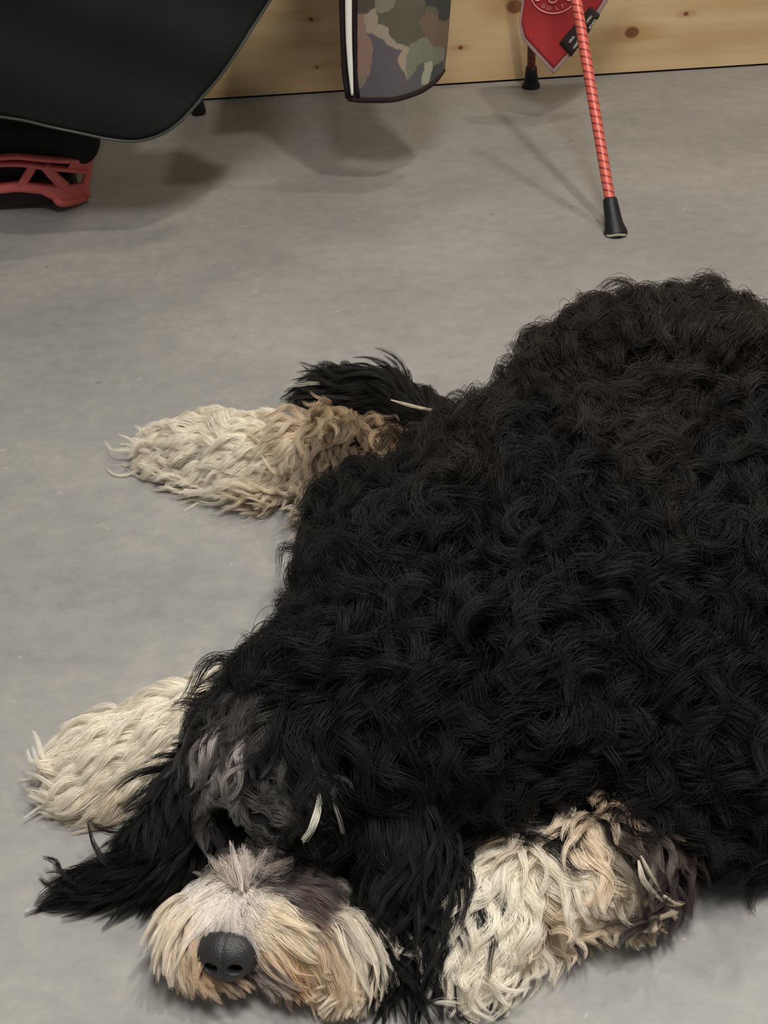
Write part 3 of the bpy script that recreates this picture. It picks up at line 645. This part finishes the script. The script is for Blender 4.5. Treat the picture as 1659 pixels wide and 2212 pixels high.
    if tg in ('head', 'muzzle'):                    # hair parts round the eye
        ec, hn = EC[0]; v = gf-ec; al = v @ hn; tg_ = v-al[:, None]*hn; q = np.linalg.norm(tg_, axis=1); m = (q < .021) & (al > -.012)
        gf[m] += (tg_/(q[:, None]+1e-9)*(.021-q)[:, None])[m]
    g = gf.reshape(N, NPT, 3)
    K = kids; an = rng.random((N, K))*6.28; rr = np.sqrt(rng.random((N, K)))*lr[:, None]
    tang = nrm(np.cross(n, c)); off = c[:, None]*(np.cos(an)*rr)[..., None]+tang[:, None]*(np.sin(an)*rr)[..., None]    # N,K,3
    lenk = 1-.35*rng.random((N, K))**2
    prof = (1-clump*t**1.1)
    tw = rng.normal(size=(N, K, 3))*frizz
    Q = np.empty((N, K, NPT, 3), np.float32)
    for i in range(NPT):
        ti_ = t[i]*lenk*(NPT-1); i0 = np.minimum(ti_.astype(int), NPT-2); fr = (ti_-i0)[..., None]
        gi = np.take_along_axis(g, i0[..., None], 1)*(1-fr)+np.take_along_axis(g, (i0+1)[..., None], 1)*fr
        Q[:, :, i] = gi + off*prof[i] + tw*math.sin(t[i]*2.5)
    # roots of the outer strands go back to the skin: sink them along the normal a little
    Q[:, :, 0] -= (n*.003)[:, None]
    Q = Q.reshape(N*K, NPT, 3); fl = .0012+.003*rng.random(N*K); Q[:, :, 2] = np.maximum(Q[:, :, 2], fl[:, None])
    cc = np.repeat(colr, K, 0)*(1+.12*rng.normal(size=N*K))[:, None].clip(.6, 1.5)
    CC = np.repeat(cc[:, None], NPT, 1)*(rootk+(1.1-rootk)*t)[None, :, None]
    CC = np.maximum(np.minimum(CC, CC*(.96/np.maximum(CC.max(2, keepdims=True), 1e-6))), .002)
    R = rad*(1-.75*t**2)
    hc = bpy.data.hair_curves.new(name); hc.add_curves([NPT]*(N*K))
    hc.attributes['position'].data.foreach_set('vector', Q.ravel())
    ra = hc.attributes.get('radius') or hc.attributes.new('radius', 'FLOAT', 'POINT'); ra.data.foreach_set('value', np.tile(R, N*K).astype(np.float32))
    ca = hc.attributes.new('tint', 'FLOAT_COLOR', 'POINT'); ca.data.foreach_set('color', np.concatenate([CC, np.ones((N*K, NPT, 1))], 2).astype(np.float32).ravel())
    gl = hc.attributes.new('gloss', 'FLOAT', 'POINT'); gl.data.foreach_set('value', np.full(N*K*NPT, gloss, np.float32))
    hc.materials.append(fur_m)
    o = bpy.data.objects.new(name, hc); COL.objects.link(o); o.parent = dog; o.matrix_parent_inverse = Matrix.Translation(-Vector(dog.location))
    if label: o['label'] = label
    print(name, N, N*K); return o
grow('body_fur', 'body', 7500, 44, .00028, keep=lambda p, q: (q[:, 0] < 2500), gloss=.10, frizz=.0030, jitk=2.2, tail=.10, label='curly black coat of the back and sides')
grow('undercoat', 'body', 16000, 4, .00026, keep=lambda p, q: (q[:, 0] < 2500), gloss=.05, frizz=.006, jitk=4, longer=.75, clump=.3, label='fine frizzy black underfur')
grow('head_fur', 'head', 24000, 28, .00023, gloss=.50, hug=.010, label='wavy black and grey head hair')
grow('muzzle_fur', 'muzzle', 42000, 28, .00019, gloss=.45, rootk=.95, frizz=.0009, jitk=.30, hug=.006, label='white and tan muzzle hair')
grow('nose_bridge_fur', 'muzzle', 150000, 10, .00017, gloss=.25, frizz=.0006, jitk=.6, longer=.35, keep=lambda p, q: np.hypot(q[:, 0]-530, (q[:, 1]-1955)*.8) < 62, label='short pale hair between the muzzle pads')
grow('ear_fur', 'left_ear', 26000, 26, .00025, gloss=.2, jitk=.5, hug=.014, label='long black hair of the spread ear')
grow('ear_fur', 'right_ear', 20000, 28, .00025, gloss=.2, jitk=.6, label='long black hair of the hanging ear')
grow('foreleg_fur', 'left_foreleg', 18000, 42, .00023, gloss=.5, rootk=1.0, jitk=.22, phk=.12, hug=.012, clump=.84, label='white hair of the stretched foreleg')
grow('foreleg_fur', 'right_foreleg', 18000, 42, .00023, gloss=.5, rootk=1.0, jitk=.42, phk=.2, hug=.013, clump=.86, label='white hair of the bent foreleg, tan and black at the elbow')
grow('hind_leg_fur', 'hind_leg', 18000, 42, .00023, gloss=.5, rootk=1.0, jitk=.35, phk=.16, hug=.016, clump=.86, tail=.05, label='white and tan hair of the hind leg')
grow('tail_fur', 'tail', 22000, 24, .00021, gloss=.2, jitk=.9, clump=.94, label='long black feathering')
def locks(name, specs, label):
    PT, CO, RA = [], [], []
    for pts, w, kids, colr in specs:
        cv = np.array(catmull([P(*q) for q in pts], 6)); tq = np.linspace(0, 1, len(cv)); cv = np.stack([np.interp(np.linspace(0, 1, NPT), tq, cv[:, i]) for i in range(3)], 1)
        for k in range(kids):
            o = rng.normal(size=3)*w*.5; t = np.linspace(0, 1, NPT)[:, None]
            PT.append(cv + o*(1-.8*abs(2*t-.9)**1.5) + rng.normal(size=3)*.001*t); CO.append(np.tile(np.r_[np.array(lin(colr))*(.8+.4*rng.random()), 1], (NPT, 1))); RA.append(.00026*(1-.7*t[:, 0]**2))
    hc = bpy.data.hair_curves.new(name); hc.add_curves([NPT]*len(PT)); hc.attributes['position'].data.foreach_set('vector', np.array(PT, np.float32).ravel())
    ra = hc.attributes.get('radius') or hc.attributes.new('radius', 'FLOAT', 'POINT'); ra.data.foreach_set('value', np.array(RA, np.float32).ravel())
    ca = hc.attributes.new('tint', 'FLOAT_COLOR', 'POINT'); ca.data.foreach_set('color', np.array(CO, np.float32).ravel())
    gl = hc.attributes.new('gloss', 'FLOAT', 'POINT'); gl.data.foreach_set('value', np.full(len(PT)*NPT, .3, np.float32)); hc.materials.append(fur_m)
    o = bpy.data.objects.new(name, hc); COL.objects.link(o); o.parent = dog; o.matrix_parent_inverse = Matrix.Translation(-Vector(dog.location)); o['label'] = label
locks('loose_locks', [([(690, 1715, .150), (688, 1750, .145), (675, 1785, .140), (655, 1815, .130)], .0028, 26, (214, 212, 196)),
 ([(725, 1690, .14), (720, 1730, .138), (732, 1770, .13), (740, 1800, .12)], .002, 12, (120, 118, 108)),
 ([(845, 864, .075), (890, 876, .075), (935, 886, .07)], .0018, 16, (214, 200, 172)),
 ([(620, 835, .05), (650, 830, .05), (690, 828, .05)], .003, 18, (190, 186, 172)),
 ([(1385, 1850, .10), (1400, 1880, .09), (1420, 1915, .07), (1438, 1950, .05)], .0022, 18, (214, 204, 186)),
 ([(1380, 1860, .10), (1390, 1900, .09), (1412, 1930, .07), (1436, 1955, .05)], .0022, 18, (226, 216, 198)),
 ([(300, 1840, .03), (240, 1870, .04), (205, 1830, .05), (190, 1780, .05)], .003, 26, (24, 22, 22)),
 ([(310, 1830, .03), (270, 1800, .05), (225, 1790, .05), (190, 1775, .04)], .003, 24, (24, 22, 22)),
 ([(160, 1910, .02), (130, 1880, .03), (120, 1860, .03), (95, 1850, .02)], .003, 24, (24, 22, 22)),
 ([(400, 1720, .09), (360, 1735, .09), (345, 1700, .09), (375, 1660, .09)], .0014, 8, (40, 36, 34)),
 ([(522, 1925, .090), (512, 1880, .100), (496, 1818, .112)], .0045, 12, (222, 210, 198)),
 ([(534, 1915, .090), (532, 1875, .102), (526, 1824, .114)], .0050, 12, (200, 188, 178)),
 ([(545, 1905, .090), (560, 1870, .100), (578, 1832, .108)], .0050, 12, (168, 156, 148)),
 ([(556, 1910, .088), (590, 1876, .096), (635, 1856, .100)], .0050, 12, (136, 126, 118)),
 ([(512, 1915, .088), (496, 1885, .096), (474, 1850, .104)], .0045, 10, (196, 182, 168)),
 ([(380, 1780, .08), (345, 1740, .08), (330, 1690, .08), (345, 1640, .07)], .0014, 8, (50, 44, 42))], 'single stray locks of pale and black hair')
# ---- nose
nose_m = simple('wet_nose', lin((40, 39, 40)), .38, .5, bump=.35, bscale=900, var=.2)
nc = P(491, 2062, .050); ndir = nrm(np.array([-.12, -.80, .50])); 
fy = -ndir; fx = nrm(np.cross(fy, [0, 0, 1])); fz = np.cross(fx, fy); RM = np.stack([fx, fy, fz], 1)
def nosefn(p):
    x, y, z = p
    z2_ = z*(1.0 if z > 0 else 1.0); x = x*(1.0+.14*z) if z < 0 else x*(1+.05*z)
    x *= 1-.22*max(0, -z)**2
    for s in (-1, 1):
        dx, dz = (x-s*.36)/.17, (z+.20)/.15
        if y < 0:
            q = math.exp(-(dx*dx+dz*dz)**1.5); y += .75*q
    if y < 0: y += .10*math.exp(-(x/.07)**2)*(1 if z < .1 else .3)
    return np.array([x, y, z])
blob('nose', nc, (.0245, .018, .0205), nose_m, dog, sub=6, fn=nosefn, rot=RM)
eye_m = simple('dark_eye', (.006, .005, .005), .12, .6, var=.02)
for ec, hn in EC: blob('eye', ec-hn*.019, (.0085,)*3, eye_m, dog)
